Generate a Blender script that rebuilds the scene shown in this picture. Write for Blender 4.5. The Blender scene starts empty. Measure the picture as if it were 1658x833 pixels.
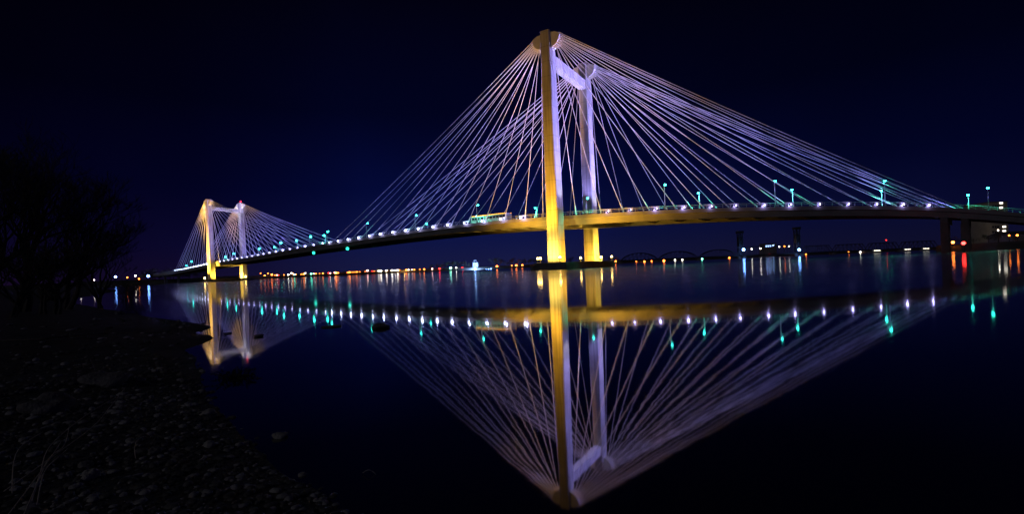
import bpy, math, random
import numpy as np
from mathutils import Vector, Matrix, noise
random.seed(7); np.random.seed(7)
R = math.radians
Z = lambda z: Vector((0, 0, z))
scene = bpy.context.scene
COL = scene.collection

# ------------------------------------------------------------------ camera
F, CX, HY, ROLL, CAMZ = 800.0, 829.0, 433.8, 0.043, 1.2
cam_d = bpy.data.cameras.new('camera'); cam = bpy.data.objects.new('camera', cam_d); COL.objects.link(cam)
cam_d.sensor_width = 36.0; cam_d.lens = F / 1658.0 * 36.0
cam_d.shift_y = (HY - 416.5) / 1658.0
cam_d.clip_start = 0.05; cam_d.clip_end = 30000
cam.matrix_world = Matrix.Translation((0, 0, CAMZ)) @ Matrix.Rotation(ROLL, 4, 'Y') @ Matrix.Rotation(R(90), 4, 'X')
scene.camera = cam

# ------------------------------------------------------------------ world: clear night sky with town glow low down
w = bpy.data.worlds.new('World'); scene.world = w; w.use_nodes = True
nt = w.node_tree; nt.nodes.clear()
tc = nt.nodes.new('ShaderNodeTexCoord'); sep = nt.nodes.new('ShaderNodeSeparateXYZ')
ramp = nt.nodes.new('ShaderNodeValToRGB'); bg = nt.nodes.new('ShaderNodeBackground'); wo = nt.nodes.new('ShaderNodeOutputWorld')
nt.links.new(tc.outputs['Generated'], sep.inputs[0]); nt.links.new(sep.outputs['Z'], ramp.inputs[0])
cr = ramp.color_ramp; cr.elements[0].position = 0.0; cr.elements[0].color = (.0100, .0085, .0350, 1)
cr.elements[1].position = 1.0; cr.elements[1].color = (.0002, .0002, .0015, 1)
for p, c in ((.06, (.0048, .0056, .0370, 1)), (.16, (.0012, .0022, .0220, 1)), (.30, (.0005, .0008, .0080, 1)), (.5, (.0006, .0003, .0022, 1))):
    e = cr.elements.new(p); e.color = c
nz = nt.nodes.new('ShaderNodeTexNoise'); nz.inputs['Scale'].default_value = 1.6; nz.inputs['Detail'].default_value = 3
nt.links.new(tc.outputs['Generated'], nz.inputs['Vector'])
mr = nt.nodes.new('ShaderNodeMapRange'); mr.inputs[1].default_value = .3; mr.inputs[2].default_value = .7; mr.inputs[3].default_value = .7; mr.inputs[4].default_value = 1.25
nt.links.new(nz.outputs[0], mr.inputs[0])
mx = nt.nodes.new('ShaderNodeVectorMath'); mx.operation = 'SCALE'
nt.links.new(ramp.outputs[0], mx.inputs[0]); nt.links.new(mr.outputs[0], mx.inputs['Scale'])
hr = nt.nodes.new('ShaderNodeValToRGB'); hm = nt.nodes.new('ShaderNodeMapRange'); hm.inputs[1].default_value = -1; hm.inputs[2].default_value = 1
nt.links.new(sep.outputs['X'], hm.inputs[0]); nt.links.new(hm.outputs[0], hr.inputs[0]); hc = hr.color_ramp
hc.elements[0].position = .12; hc.elements[0].color = (.75, .30, .42, 1); hc.elements[1].position = .92; hc.elements[1].color = (.45, .5, .62, 1)
for p, c in ((.24, (.7, .5, .75, 1)), (.36, (.9, 1.25, 1.55, 1)), (.52, (.85, 1.15, 1.4, 1)), (.70, (.7, .85, .95, 1))):
    e = hc.elements.new(p); e.color = c
m2 = nt.nodes.new('ShaderNodeVectorMath'); m2.operation = 'MULTIPLY'; nt.links.new(mx.outputs[0], m2.inputs[0]); nt.links.new(hr.outputs[0], m2.inputs[1])
nt.links.new(m2.outputs[0], bg.inputs[0]); bg.inputs[1].default_value = 1.0
nt.links.new(bg.outputs[0], wo.inputs[0])

# added dim fill with no visible source, so that the pebbles read
sd = bpy.data.lights.new('beach_fill_light', 'SUN'); sd.energy = 0.066; sd.angle = R(6); sd.color = (.88, .86, .95)
so = bpy.data.objects.new('beach_fill_light', sd); COL.objects.link(so); so.rotation_euler = (R(62), 0, R(-40))

scene.view_settings.view_transform = 'Standard'; scene.view_settings.look = 'None'
scene.view_settings.exposure = 0; scene.view_settings.gamma = 1
scene.cycles.use_light_tree = True; scene.cycles.max_bounces = 5
scene.cycles.sample_clamp_indirect = 4
scene.cycles.sample_clamp_direct = 60
scene.cycles.caustics_reflective = False; scene.cycles.caustics_refractive = False

# ------------------------------------------------------------------ helpers
cr_, sr_ = math.cos(ROLL), math.sin(ROLL)
def uv(x, y):
    a, b = x - CX, HY - y
    return (a * cr_ + b * sr_) / F, (-a * sr_ + b * cr_) / F
def at(x, y, Y):                       # direction of the photo point, at the distance Y
    u, v = uv(x, y); return Vector((u * Y, Y, CAMZ + v * Y))
def hor(x): return HY - (x - CX) * math.tan(ROLL)
def gx(x, Y): return uv(x, hor(x))[0] * Y
def on_water(x, y):
    u, v = uv(x, y); Y = -CAMZ / v; return (u * Y, Y)
def interp(x, pts):
    return float(np.interp(x, [p[0] for p in pts], [p[1] for p in pts]))
FULL = [(0, -17), (130, -16), (280, -14), (343, -10), (500, -3), (700, 3), (900, 6), (1200, -7.5), (1500, -19), (1658, -25)]
DSH = [(230, -15), (280, -14), (343, -11), (500, -4), (700, 1), (900, 3), (1200, -1), (1500, -7), (1700, -9)]
def fs(x): return interp(x, FULL)
def ds(x): return interp(x, DSH)
def lerp(a, b, t): return a + (b - a) * t

class MB:
    def __init__(s): s.v = []; s.f = []; s.mi = []; s.m = 0
    def add(s, vs, fs_):
        o = len(s.v); s.v += [tuple(v) for v in vs]
        for f in fs_: s.f.append(tuple(i + o for i in f)); s.mi.append(s.m)
    def hexa(s, p):                    # eight corners: 4 low, 4 high
        s.add(p, [(3, 2, 1, 0), (4, 5, 6, 7), (0, 1, 5, 4), (1, 2, 6, 5), (2, 3, 7, 6), (3, 0, 4, 7)])
    def box(s, c, sx, sy, sz, ax=Vector((1, 0, 0)), ay=Vector((0, 1, 0))):     # c = centre of the base
        c = Vector(c); z = Vector((0, 0, sz)); a = ax * sx / 2; b = ay * sy / 2
        p = [c - a - b, c + a - b, c + a + b, c - a + b]; s.hexa(p + [q + z for q in p])
    def tube(s, pts, rads, n=6, cap=True):
        pts = [Vector(p) for p in pts]; rings = []
        for i, p in enumerate(pts):
            d = (pts[min(i + 1, len(pts) - 1)] - pts[max(i - 1, 0)]).normalized()
            u = d.cross(Vector((0, 0, 1)) if abs(d.z) < .95 else Vector((1, 0, 0))).normalized(); v = d.cross(u)
            r = rads[i] if hasattr(rads, '__len__') else rads
            rings.append([p + (u * math.cos(6.28318 * k / n) + v * math.sin(6.28318 * k / n)) * r for k in range(n)])
        fs_ = []
        for i in range(len(rings) - 1):
            for k in range(n):
                k2 = (k + 1) % n; fs_.append((i * n + k, i * n + k2, (i + 1) * n + k2, (i + 1) * n + k))
        if cap: fs_ += [tuple(range(n))[::-1], tuple((len(rings) - 1) * n + k for k in range(n))]
        s.add([q for r in rings for q in r], fs_)
    def ball(s, c, r, n=8, m=5, sq=1.0):
        vs = [Vector(c) + Vector((0, 0, -r * sq))]; fs_ = []
        for j in range(1, m):
            a = math.pi * j / m - math.pi / 2
            for k in range(n):
                t = 6.28318 * k / n; vs.append(Vector(c) + Vector((math.cos(a) * math.cos(t) * r, math.cos(a) * math.sin(t) * r, math.sin(a) * r * sq)))
        vs.append(Vector(c) + Vector((0, 0, r * sq))); L = len(vs) - 1
        for k in range(n):
            k2 = (k + 1) % n; fs_.append((0, 1 + k2, 1 + k))
            for j in range(m - 2): fs_.append((1 + j * n + k, 1 + j * n + k2, 1 + (j + 1) * n + k2, 1 + (j + 1) * n + k))
            fs_.append((L, 1 + (m - 2) * n + k, 1 + (m - 2) * n + k2))
        s.add(vs, fs_)
    def build(s, name, mats, parent=None, smooth=False, loc=None):
        me = bpy.data.meshes.new(name)
        off = Vector(loc) if loc is not None else Vector((0, 0, 0))
        me.from_pydata([tuple(Vector(v) - off) for v in s.v] if loc is not None else s.v, [], s.f)
        for m in (mats if isinstance(mats, (list, tuple)) else [mats]): me.materials.append(m)
        if any(s.mi): me.polygons.foreach_set('material_index', s.mi)
        if smooth: me.polygons.foreach_set('use_smooth', [True] * len(me.polygons))
        me.update()
        o = bpy.data.objects.new(name, me); COL.objects.link(o); o.location = off
        if parent:
            o.parent = parent; o.location = off - Vector(parent.location) if parent.parent is None else off
        return o
def empty(name, loc, label, cat, group=None):
    o = bpy.data.objects.new(name, None); COL.objects.link(o); o.location = loc; o.empty_display_size = .5
    o['label'] = label; o['category'] = cat
    if group: o['group'] = group
    return o
def tag(o, label=None, cat=None, group=None, kind=None):
    if label: o['label'] = label
    if cat: o['category'] = cat
    if group: o['group'] = group
    if kind: o['kind'] = kind
    return o
def child(mb, name, mat, parent, smooth=False):     # mb holds world coordinates; parent is a thing (an Empty at its base)
    base = Vector(parent.location)
    if parent.parent: base += Vector(parent.parent.location)
    me = bpy.data.meshes.new(name); me.from_pydata([tuple(Vector(v) - base) for v in mb.v], [], mb.f)
    for m in (mat if isinstance(mat, (list, tuple)) else [mat]): me.materials.append(m)
    if any(mb.mi): me.polygons.foreach_set('material_index', mb.mi)
    if smooth: me.polygons.foreach_set('use_smooth', [True] * len(me.polygons))
    o = bpy.data.objects.new(name, me); COL.objects.link(o); o.parent = parent
    return o
ORD = ['first', 'second', 'third', 'fourth', 'fifth', 'sixth', 'seventh', 'eighth', 'ninth', 'tenth', 'eleventh', 'twelfth', 'thirteenth', 'fourteenth',
       'fifteenth', 'sixteenth', 'seventeenth', 'eighteenth', 'nineteenth', 'twentieth', 'twenty-first', 'twenty-second', 'twenty-third', 'twenty-fourth',
       'twenty-fifth', 'twenty-sixth', 'twenty-seventh', 'twenty-eighth', 'twenty-ninth', 'thirtieth', 'thirty-first', 'thirty-second', 'thirty-third', 'thirty-fourth', 'thirty-fifth', 'thirty-sixth']

# ------------------------------------------------------------------ materials
def mat(name, col, rough=.7, var=.15, scale=1.0, bump=0.0, metal=0.0, bscale=None, spec=.5):
    m = bpy.data.materials.new(name); m.use_nodes = True; t = m.node_tree; b = t.nodes['Principled BSDF']
    b.inputs['Roughness'].default_value = rough; b.inputs['Metallic'].default_value = metal; b.inputs['Specular IOR Level'].default_value = spec
    c = t.nodes.new('ShaderNodeTexCoord'); n = t.nodes.new('ShaderNodeTexNoise'); n.inputs['Scale'].default_value = scale; n.inputs['Detail'].default_value = 6
    t.links.new(c.outputs['Object'], n.inputs['Vector'])
    r = t.nodes.new('ShaderNodeValToRGB'); r.color_ramp.elements[0].position = .3; r.color_ramp.elements[1].position = .7
    r.color_ramp.elements[0].color = tuple(x * (1 - var) for x in col) + (1,); r.color_ramp.elements[1].color = tuple(min(1, x * (1 + var)) for x in col) + (1,)
    t.links.new(n.outputs[0], r.inputs[0]); t.links.new(r.outputs[0], b.inputs['Base Color'])
    if bump:
        n2 = t.nodes.new('ShaderNodeTexNoise'); n2.inputs['Scale'].default_value = bscale or scale * 4; n2.inputs['Detail'].default_value = 8
        t.links.new(c.outputs['Object'], n2.inputs['Vector'])
        bp = t.nodes.new('ShaderNodeBump'); bp.inputs['Strength'].default_value = bump; bp.inputs['Distance'].default_value = .05
        t.links.new(n2.outputs[0], bp.inputs['Height']); t.links.new(bp.outputs[0], b.inputs['Normal'])
    return m
def glow(name, col, s):
    m = bpy.data.materials.new(name); m.use_nodes = True; t = m.node_tree; t.nodes.clear()
    e = t.nodes.new('ShaderNodeEmission'); e.inputs[0].default_value = tuple(col) + (1,); e.inputs[1].default_value = s
    o = t.nodes.new('ShaderNodeOutputMaterial'); t.links.new(e.outputs[0], o.inputs[0]); return m

def tower_mat():                       # cast concrete with lift joints, form marks and damp streaks
    m = mat('tower_concrete', (.52, .50, .47), .85, .12, .25, .35, bscale=1.2); t = m.node_tree; b = t.nodes['Principled BSDF']
    src = b.inputs['Base Color'].links[0].from_socket
    c = t.nodes.new('ShaderNodeTexCoord'); mp = t.nodes.new('ShaderNodeMapping'); mp.inputs['Scale'].default_value = (1.6, 1.6, .06)
    t.links.new(c.outputs['Object'], mp.inputs[0]); n = t.nodes.new('ShaderNodeTexNoise'); n.inputs['Scale'].default_value = 1; n.inputs['Detail'].default_value = 4
    t.links.new(mp.outputs[0], n.inputs['Vector'])
    sx = t.nodes.new('ShaderNodeSeparateXYZ'); t.links.new(c.outputs['Object'], sx.inputs[0])
    md = t.nodes.new('ShaderNodeMath'); md.operation = 'PINGPONG'; md.inputs[1].default_value = 2.3; t.links.new(sx.outputs['Z'], md.inputs[0])
    lt = t.nodes.new('ShaderNodeMapRange'); lt.inputs[1].default_value = .02; lt.inputs[2].default_value = .14; lt.inputs[3].default_value = .72; lt.inputs[4].default_value = 1; t.links.new(md.outputs[0], lt.inputs[0])
    ml = t.nodes.new('ShaderNodeMapRange'); ml.inputs[1].default_value = .3; ml.inputs[2].default_value = .75; ml.inputs[3].default_value = 1.15; ml.inputs[4].default_value = .5; t.links.new(n.outputs[0], ml.inputs[0])
    mm = t.nodes.new('ShaderNodeMath'); mm.operation = 'MULTIPLY'; t.links.new(lt.outputs[0], mm.inputs[0]); t.links.new(ml.outputs[0], mm.inputs[1])
    v = t.nodes.new('ShaderNodeVectorMath'); v.operation = 'SCALE'; t.links.new(src, v.inputs[0]); t.links.new(mm.outputs[0], v.inputs['Scale'])
    t.links.new(v.outputs[0], b.inputs['Base Color']); return m
M_conc = tower_mat()
M_deck = mat('deck_concrete', (.42, .40, .37), .85, .2, .2, .3)
M_foot = mat('pier_concrete', (.22, .20, .18), .9, .3, .4, .4)
M_cable = mat('cable_white', (.80, .80, .80), .45, .05, .5)
M_head = mat('painted_steel', (.70, .70, .72), .4, .1, .6)
M_steel = mat('galvanised_steel', (.45, .46, .48), .45, .15, 2, metal=.4)
M_rail = mat('rail_steel', (.55, .56, .58), .5, .1, 1)
M_dark = mat('dark_steel', (.035, .035, .04), .7, .3, .3)
M_road = mat('asphalt', (.05, .05, .052), .9, .25, .6, .2)
M_bark = mat('bark', (.10, .085, .07), .95, .3, 6, .5)
M_leaf = mat('foliage', (.045, .055, .03), .8, .4, 1.5)
M_ground = mat('far_ground', (.12, .11, .09), .95, .4, .05)
M_build = mat('building_wall', (.30, .29, .27), .85, .15, .2)
M_build2 = mat('silo_wall', (.45, .46, .48), .8, .15, .2)
M_roof = mat('roof', (.12, .11, .11), .9, .2, .3)
M_glass = mat('dark_glass', (.02, .02, .03), .1, .1, 1)
M_win = glow('lit_window', (1.0, .88, .72), 3.5)
M_tyre = mat('tyre', (.02, .02, .02), .9, .2, 3)
M_bus = mat('bus_paint', (.62, .66, .64), .35, .06, .5)
M_stone = mat('stone', (.20, .19, .18), .75, .35, 6, .6, bscale=30)
M_stone2 = mat('pale_stone', (.42, .40, .36), .7, .25, 8, .5, bscale=40)
M_reed = mat('dry_stalk', (.72, .62, .46), .8, .2, 20)
M_teal = glow('teal_lamp', (.030, .95, .72), 30.0)
M_tealn = glow('teal_nav', (.03, .85, .60), 2.6)
M_flood = glow('violet_flood', (.50, .46, 1.0), 24.0)
M_floodf = glow('white_flood', (.60, .66, 1.0), 26.0)
M_warm = glow('warm_flood', (1.0, .62, .16), 30.0)
M_red = glow('red_beacon', (1.0, .03, .08), 3.5)
M_amber = glow('amber_marker', (1.0, .42, .04), 4.0)
LC = {'orange': (1.0, .20, .025), 'white': (1.0, .86, .70), 'blue': (.16, .36, 1.0), 'red': (1.0, .025, .02), 'green': (.16, 1.0, .62), 'pink': (1.0, .45, .38)}
_gl = {}
def lampmat(c, s):
    k = (c, s)
    if k not in _gl: _gl[k] = glow(c + '_lamp_glow', LC[c], s)
    return _gl[k]

# ------------------------------------------------------------------ water
def water_mat():
    m = bpy.data.materials.new('river_water'); m.use_nodes = True; t = m.node_tree; t.nodes.clear()
    out = t.nodes.new('ShaderNodeOutputMaterial'); g = t.nodes.new('ShaderNodeBsdfGlossy'); d = t.nodes.new('ShaderNodeBsdfDiffuse')
    mixs = t.nodes.new('ShaderNodeMixShader'); fr = t.nodes.new('ShaderNodeFresnel'); fr.inputs['IOR'].default_value = 2.0
    d.inputs[0].default_value = (.004, .006, .010, 1); g.inputs['Color'].default_value = (.92, .94, .97, 1)
    c = t.nodes.new('ShaderNodeTexCoord')
    ln = t.nodes.new('ShaderNodeVectorMath'); ln.operation = 'LENGTH'; t.links.new(c.outputs['Object'], ln.inputs[0])
    # calm sheltered water by the bank, wind-ruffled further out
    n1 = t.nodes.new('ShaderNodeTexNoise'); n1.inputs['Scale'].default_value = .012; n1.inputs['Detail'].default_value = 3; t.links.new(c.outputs['Object'], n1.inputs['Vector'])
    rm = t.nodes.new('ShaderNodeMapRange'); rm.inputs[1].default_value = 4; rm.inputs[2].default_value = 70; rm.inputs[3].default_value = .036; rm.inputs[4].default_value = .085; t.links.new(ln.outputs['Value'], rm.inputs[0])
    rn = t.nodes.new('ShaderNodeMapRange'); rn.inputs[1].default_value = .35; rn.inputs[2].default_value = .65; rn.inputs[3].default_value = .8; rn.inputs[4].default_value = 1.25; t.links.new(n1.outputs[0], rn.inputs[0])
    mu = t.nodes.new('ShaderNodeMath'); mu.operation = 'MULTIPLY'; t.links.new(rm.outputs[0], mu.inputs[0]); t.links.new(rn.outputs[0], mu.inputs[1])
    t.links.new(mu.outputs[0], g.inputs['Roughness'])
    mp = t.nodes.new('ShaderNodeMapping'); mp.inputs['Scale'].default_value = (.5, 1.0, 1); t.links.new(c.outputs['Object'], mp.inputs[0])
    n2 = t.nodes.new('ShaderNodeTexNoise'); n2.inputs['Scale'].default_value = 1.3; n2.inputs['Detail'].default_value = 3; t.links.new(mp.outputs[0], n2.inputs['Vector'])
    bp = t.nodes.new('ShaderNodeBump'); bp.inputs['Distance'].default_value = .002; bp.inputs['Strength'].default_value = .35
    t.links.new(n2.outputs[0], bp.inputs['Height']); t.links.new(bp.outputs[0], g.inputs['Normal'])
    t.links.new(fr.outputs[0], mixs.inputs[0]); t.links.new(d.outputs[0], mixs.inputs[1]); t.links.new(g.outputs[0], mixs.inputs[2])
    g2 = t.nodes.new('ShaderNodeBsdfGlossy'); g2.inputs['Roughness'].default_value = .24; g2.inputs['Color'].default_value = (.92, .94, .97, 1)
    rf = t.nodes.new('ShaderNodeMapRange'); rf.inputs[1].default_value = 14; rf.inputs[2].default_value = 45; rf.inputs[3].default_value = 0; rf.inputs[4].default_value = .36; t.links.new(ln.outputs['Value'], rf.inputs[0])
    mg = t.nodes.new('ShaderNodeMixShader'); t.links.new(rf.outputs[0], mg.inputs[0]); t.links.new(g.outputs[0], mg.inputs[1]); t.links.new(g2.outputs[0], mg.inputs[2]); t.links.new(mg.outputs[0], mixs.inputs[2])
    t.links.new(mixs.outputs[0], out.inputs[0]); return m
wb = MB(); wb.add([(-12000, -600, 0), (12000, -600, 0), (12000, 14000, 0), (-12000, 14000, 0)], [(0, 1, 2, 3)])
tag(wb.build('river_water', water_mat()), kind='structure')
bed = MB(); bed.add([(-12000, -600, -3), (12000, -600, -3), (12000, 14000, -3), (-12000, 14000, -3)], [(0, 1, 2, 3)])
tag(bed.build('riverbed', M_ground), kind='structure')

# ------------------------------------------------------------------ near beach
SH = [on_water(*p) for p in ((560, 842), (520, 800), (455, 770), (410, 728), (375, 690), (345, 650), (325, 610), (310, 575))]
SH += [on_water(*p) for p in ((300, 567), (330, 557), (347, 549), (338, 543), (300, 541))]
SH += [on_water(*p) for p in ((322, 538), (349, 532), (330, 526), (290, 520), (240, 513), (200, 505), (165, 500), (130, 493), (112, 487), (150, 479.5), (200, 471))]
SH += [(-150, 180), (-230, 330), (-330, 480), (-420, 590)]
poly = [(1.0, -8)] + [(0.2, .9), (-.45, 1.7)] + SH + [(-900, 620), (-900, -8)]
PA = np.array(poly)
def sdist(P):                          # signed distance to the shore, + on land
    x, y = P[:, 0], P[:, 1]; n = len(PA); ins = np.zeros(len(P), bool); dm = np.full(len(P), 1e9)
    for i in range(n):
        a, b = PA[i], PA[(i + 1) % n]
        c = ((a[1] > y) != (b[1] > y)); xi = (b[0] - a[0]) * (y - a[1]) / (b[1] - a[1] + 1e-12) + a[0]
        ins ^= (c & (x < xi))
        d = b - a; tt = np.clip(((P - a) @ d) / (d @ d + 1e-12), 0, 1); q = a + tt[:, None] * d
        dm = np.minimum(dm, np.hypot(*(P - q).T))
    return np.where(ins, dm, -dm)
def hn(x, y, s): return noise.noise(Vector((x * s, y * s, 3.1)))
def ground_z(P):
    d = sdist(P); r = np.hypot(P[:, 0], P[:, 1])
    z = np.where(d > 0, .42 * (1 - np.exp(-d / (1.5 + .12 * r))) + .012 * np.maximum(d - 4, 0), .25 * d)
    z = np.minimum(z, 3.0)
    nn = np.array([hn(a, b, .9) * .05 + hn(a, b, 3.1) * .018 for a, b in P])
    return np.maximum(z + nn * np.clip(d * 2 + .3, .1, 1) * np.where(r < 60, 1, 1.5), -.8)
def beach():
    xs = []; ys = []
    # polar grid round the camera: fine near, coarse far
    rs = np.concatenate([np.linspace(.4, 10, 120), np.geomspace(10.3, 900, 130)]); an = np.linspace(R(75), R(200), 330)
    RR, AA = np.meshgrid(rs, an, indexing='ij'); P = np.stack([(RR * np.cos(AA)).ravel() + .5, (RR * np.sin(AA)).ravel()], 1)
    z = ground_z(P); m, n = RR.shape
    me = bpy.data.meshes.new('beach'); V = np.column_stack([P, z])
    idx = np.arange(m * n).reshape(m, n); q = np.stack([idx[:-1, :-1], idx[1:, :-1], idx[1:, 1:], idx[:-1, 1:]], -1).reshape(-1, 4)
    q = q[(V[q, 2].max(1) > -.3)]
    me.from_pydata(V.tolist(), [], q.tolist()); me.polygons.foreach_set('use_smooth', [True] * len(me.polygons))
    m_ = mat('gravelly_sand', (.05, .046, .042), .85, .5, 3, 1.0, bscale=26); me.materials.append(m_)
    o = bpy.data.objects.new('beach', me); COL.objects.link(o); tag(o, kind='structure')
beach()

def rock_template(seed, n=8, m=6, rough=.25):
    rb = MB(); rb.ball((0, 0, 0), 1, n, m); v = np.array(rb.v)
    for i in range(len(v)):
        p = Vector(v[i]); v[i] *= 1 + rough * noise.noise(p * 1.3 + Vector((seed * 7.1, 0, 0)))
    return v, rb.f
def pebbles():
    N = 32000; P = []; S = []
    while len(P) < N:
        # density falls off with distance
        r = 1.3 * math.exp(random.random() * 2.75); a = R(random.uniform(92, 168))
        x, y = r * math.cos(a) + .6, r * math.sin(a)
        P.append((x, y)); S.append(random.choice((.35, .45, .6, .8, 1.0, 1.2, 1.7)) * (.0085 + .0020 * r))
    P = np.array(P); d = sdist(P); rr = np.hypot(P[:, 0], P[:, 1]); keep = (d > -.22) & (np.random.rand(len(P)) < np.where(d < 0, .35, 1) * np.clip(1.25 - (rr - 5) * .22, .12, 1)); P = P[keep]; S = np.array(S)[keep]; d = d[keep]
    z = ground_z(P); z = np.maximum(z, -.03)
    T = [rock_template(k) for k in range(6)]; VV = []; FF = []; MI = []; off = 0
    for i in range(len(P)):
        v, f = T[i % 6]; a = random.random() * 6.28; s = S[i]
        sc = v * np.array([s * random.uniform(.9, 1.5), s * random.uniform(.7, 1.1), s * random.uniform(.45, .75)])
        c_, s_ = math.cos(a), math.sin(a)
        w_ = np.column_stack([sc[:, 0] * c_ - sc[:, 1] * s_ + P[i, 0], sc[:, 0] * s_ + sc[:, 1] * c_ + P[i, 1], sc[:, 2] + z[i] + s * .12])
        VV.append(w_); FF += [tuple(j + off for j in q) for q in f]; off += len(v); MI += [i * 7 % 3] * len(f)
    me = bpy.data.meshes.new('pebbles'); me.from_pydata(np.vstack(VV).tolist(), [], FF)
    for c in ((.11, .105, .10), (.34, .33, .32), (.06, .058, .06)): me.materials.append(mat('pebble', c, .6, .4, 9, .3, bscale=60))
    me.polygons.foreach_set('material_index', MI); me.polygons.foreach_set('use_smooth', [True] * len(me.polygons))
    o = bpy.data.objects.new('pebbles', me); COL.objects.link(o); tag(o, 'rounded grey pebbles covering the near beach', 'gravel', kind='stuff')
pebbles()

def beach_pos(x, y):                   # photo point on the near ground
    X, Y = on_water(x, y); z = 0
    for _ in range(6):
        z = max(0, float(ground_z(np.array([[X, Y]]))[0])); u, v = uv(x, y); Y = (z - CAMZ) / v; X = u * Y
    return X, Y, z
def stone(x, y, wpx, hpx, seed, m, label, name='stone', cat='stone', z0=None, squash=1.0, sink=.25):
    X, Y, z = beach_pos(x, y)
    if z0 is not None: X, Y = on_water(x, y); z = z0
    s = wpx / F * Y / 2; h = hpx / F * Y / 2
    v, f = rock_template(seed, 18, 12, .5); b = MB()
    v = [Vector(q) for q in v]
    v = [q * (1 + .10 * noise.noise(q * 4 + Vector((seed, 3, 0)))) for q in v]
    b.add([Vector((q.x * s, q.y * s * squash, q.z * h + h * (1 - sink * 2) * .5)) for q in v], f)
    o = b.build(name, m, smooth=True); o.location = (X, Y, z); tag(o, label, cat); return o
stone(172, 620, 66, 26, 3, M_stone, 'long low boulder half sunk in the pebbles left of the shrub', 'boulder', 'boulder')
stone(78, 668, 60, 42, 9, M_stone, 'rough boulder at the left of the beach above the dry stalks', 'boulder', 'boulder')
stone(146, 776, 26, 24, 5, M_stone2, 'pale round stone among the pebbles right of the dry stalks')
stone(138, 756, 22, 14, 12, M_stone, 'grey oval stone just behind the pale round stone')
stone(452, 708, 22, 12, 15, M_stone2, 'pale angular stone alone in the water off the beach', z0=.0)
stone(335, 672, 24, 12, 21, M_stone2, 'pale flat stone at the edge of the shallow water')
stone(338, 724, 18, 14, 22, M_stone2, 'small pale stone lying in the beach below the flat one')
stone(250, 735, 20, 16, 23, M_stone, 'medium grey stone in the middle of the pebble beach')
stone(617, 531, 28, 11, 31, M_stone, 'dark humped rock standing out of the calm water', 'rock', 'rock', z0=0)
stone(536, 530, 34, 4, 32, M_stone, 'low flat rock just breaking the water left of the humped one', 'rock', 'rock', z0=0)
stone(368, 541, 12, 4, 33, M_stone, 'tiny rock tip in the water right of the gravel spit, leftmost', 'rock', 'rock', z0=0)
stone(419, 546, 12, 6, 34, M_stone, 'tiny dark rock tip in the water between the spit and the flat rock', 'rock', 'rock', z0=0)
stone(192, 510, 10, 10, 35, M_stone, 'small upright rock at the water line on the upper spit', 'rock', 'rock')
stone(520, 812, 16, 7, 36, M_stone2, 'pale stone at the water edge, nearest the bottom of the picture')
stone(490, 770, 14, 6, 37, M_stone2, 'small wet stone at the water edge below the angular stone')

def stalks(name, paths, r0, label, cat, m):
    X0, Y0, z0 = beach_pos(*paths[0][0][:2]); b = MB()
    for p in paths:
        pts = []
        for (x, y, h) in p:
            X, Y, z = beach_pos(x, min(832, y + h)) if y + h < 2000 else (0, 0, 0)
            u, v = uv(x, y); pts.append(Vector((u * Y, Y, CAMZ + v * Y)) - Vector((X0, Y0, z0)))
        # smooth
        fine = []
        for i in range(len(pts) - 1):
            for k in range(5):
                t = k / 5; a = pts[max(i - 1, 0)]; q, w_, e = pts[i], pts[i + 1], pts[min(i + 2, len(pts) - 1)]
                fine.append(.5 * ((2 * q) + (w_ - a) * t + (2 * a - 5 * q + 4 * w_ - e) * t * t + (-a + 3 * q - 3 * w_ + e) * t ** 3))
        fine.append(pts[-1]); n = len(fine)
        b.tube(fine, [r0 * (1 - .4 * i / n) for i in range(n)], 6)
    o = b.build(name, m, smooth=True); o.location = (X0, Y0, z0); tag(o, label, cat); return o
def tuft():
    X0, Y0, z0 = beach_pos(55, 820); b = MB()
    P = [[(6, 797, 2.75), (80, 744, 3.0), (150, 692, 3.35), (178, 660, 3.6), (203, 628, 3.8)],
         [(52, 812, 2.7), (66, 764, 2.85), (82, 722, 3.0), (138, 674, 3.35), (188, 644, 3.7)],
         [(14, 834, 2.5), (62, 770, 2.75), (86, 736, 2.9), (99, 716, 3.0)],
         [(38, 836, 2.5), (64, 776, 2.75), (80, 742, 2.9), (104, 722, 3.0), (112, 692, 3.1)],
         [(60, 818, 2.7), (72, 765, 2.85), (96, 740, 2.95), (110, 727, 3.0)],
         [(20, 800, 2.8), (22, 752, 2.9), (34, 724, 3.0), (70, 700, 3.1)],
         [(44, 826, 2.55), (58, 790, 2.7), (70, 768, 2.8)]]
    for p in P:
        pts = [at(x, y, 1.55 + (Y - 2.5) * .55) - Vector((X0, Y0, z0)) for x, y, Y in p]; fine = []
        for i in range(len(pts) - 1):
            for k in range(5):
                t = k / 5; a = pts[max(i - 1, 0)]; q, w_, e = pts[i], pts[i + 1], pts[min(i + 2, len(pts) - 1)]
                fine.append(.5 * ((2 * q) + (w_ - a) * t + (2 * a - 5 * q + 4 * w_ - e) * t * t + (-a + 3 * q - 3 * w_ + e) * t ** 3))
        fine.append(pts[-1]); n = len(fine); r0 = .0021
        b.tube(fine, [r0 * (1 - .5 * i / n) for i in range(n)], 6)
    o = b.build('dry_grass_tuft', M_reed, smooth=True); o.location = (X0, Y0, z0); tag(o, 'tuft of long dry bent grass stalks at lower left of the beach', 'dry grass')
tuft()
stalks('twig', [[(220, 744, 0), (218, 728, 14), (222, 714, 20), (232, 708, 8)]], .003, 'short curved twig stuck upright in the pebbles', 'twig', M_reed)
stalks('twig', [[(587, 767, 2), (596, 762, 8), (604, 765, 4), (609, 770, 0)]], .002, 'thin bowed twig arching out of the dark water', 'twig', M_reed)
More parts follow.
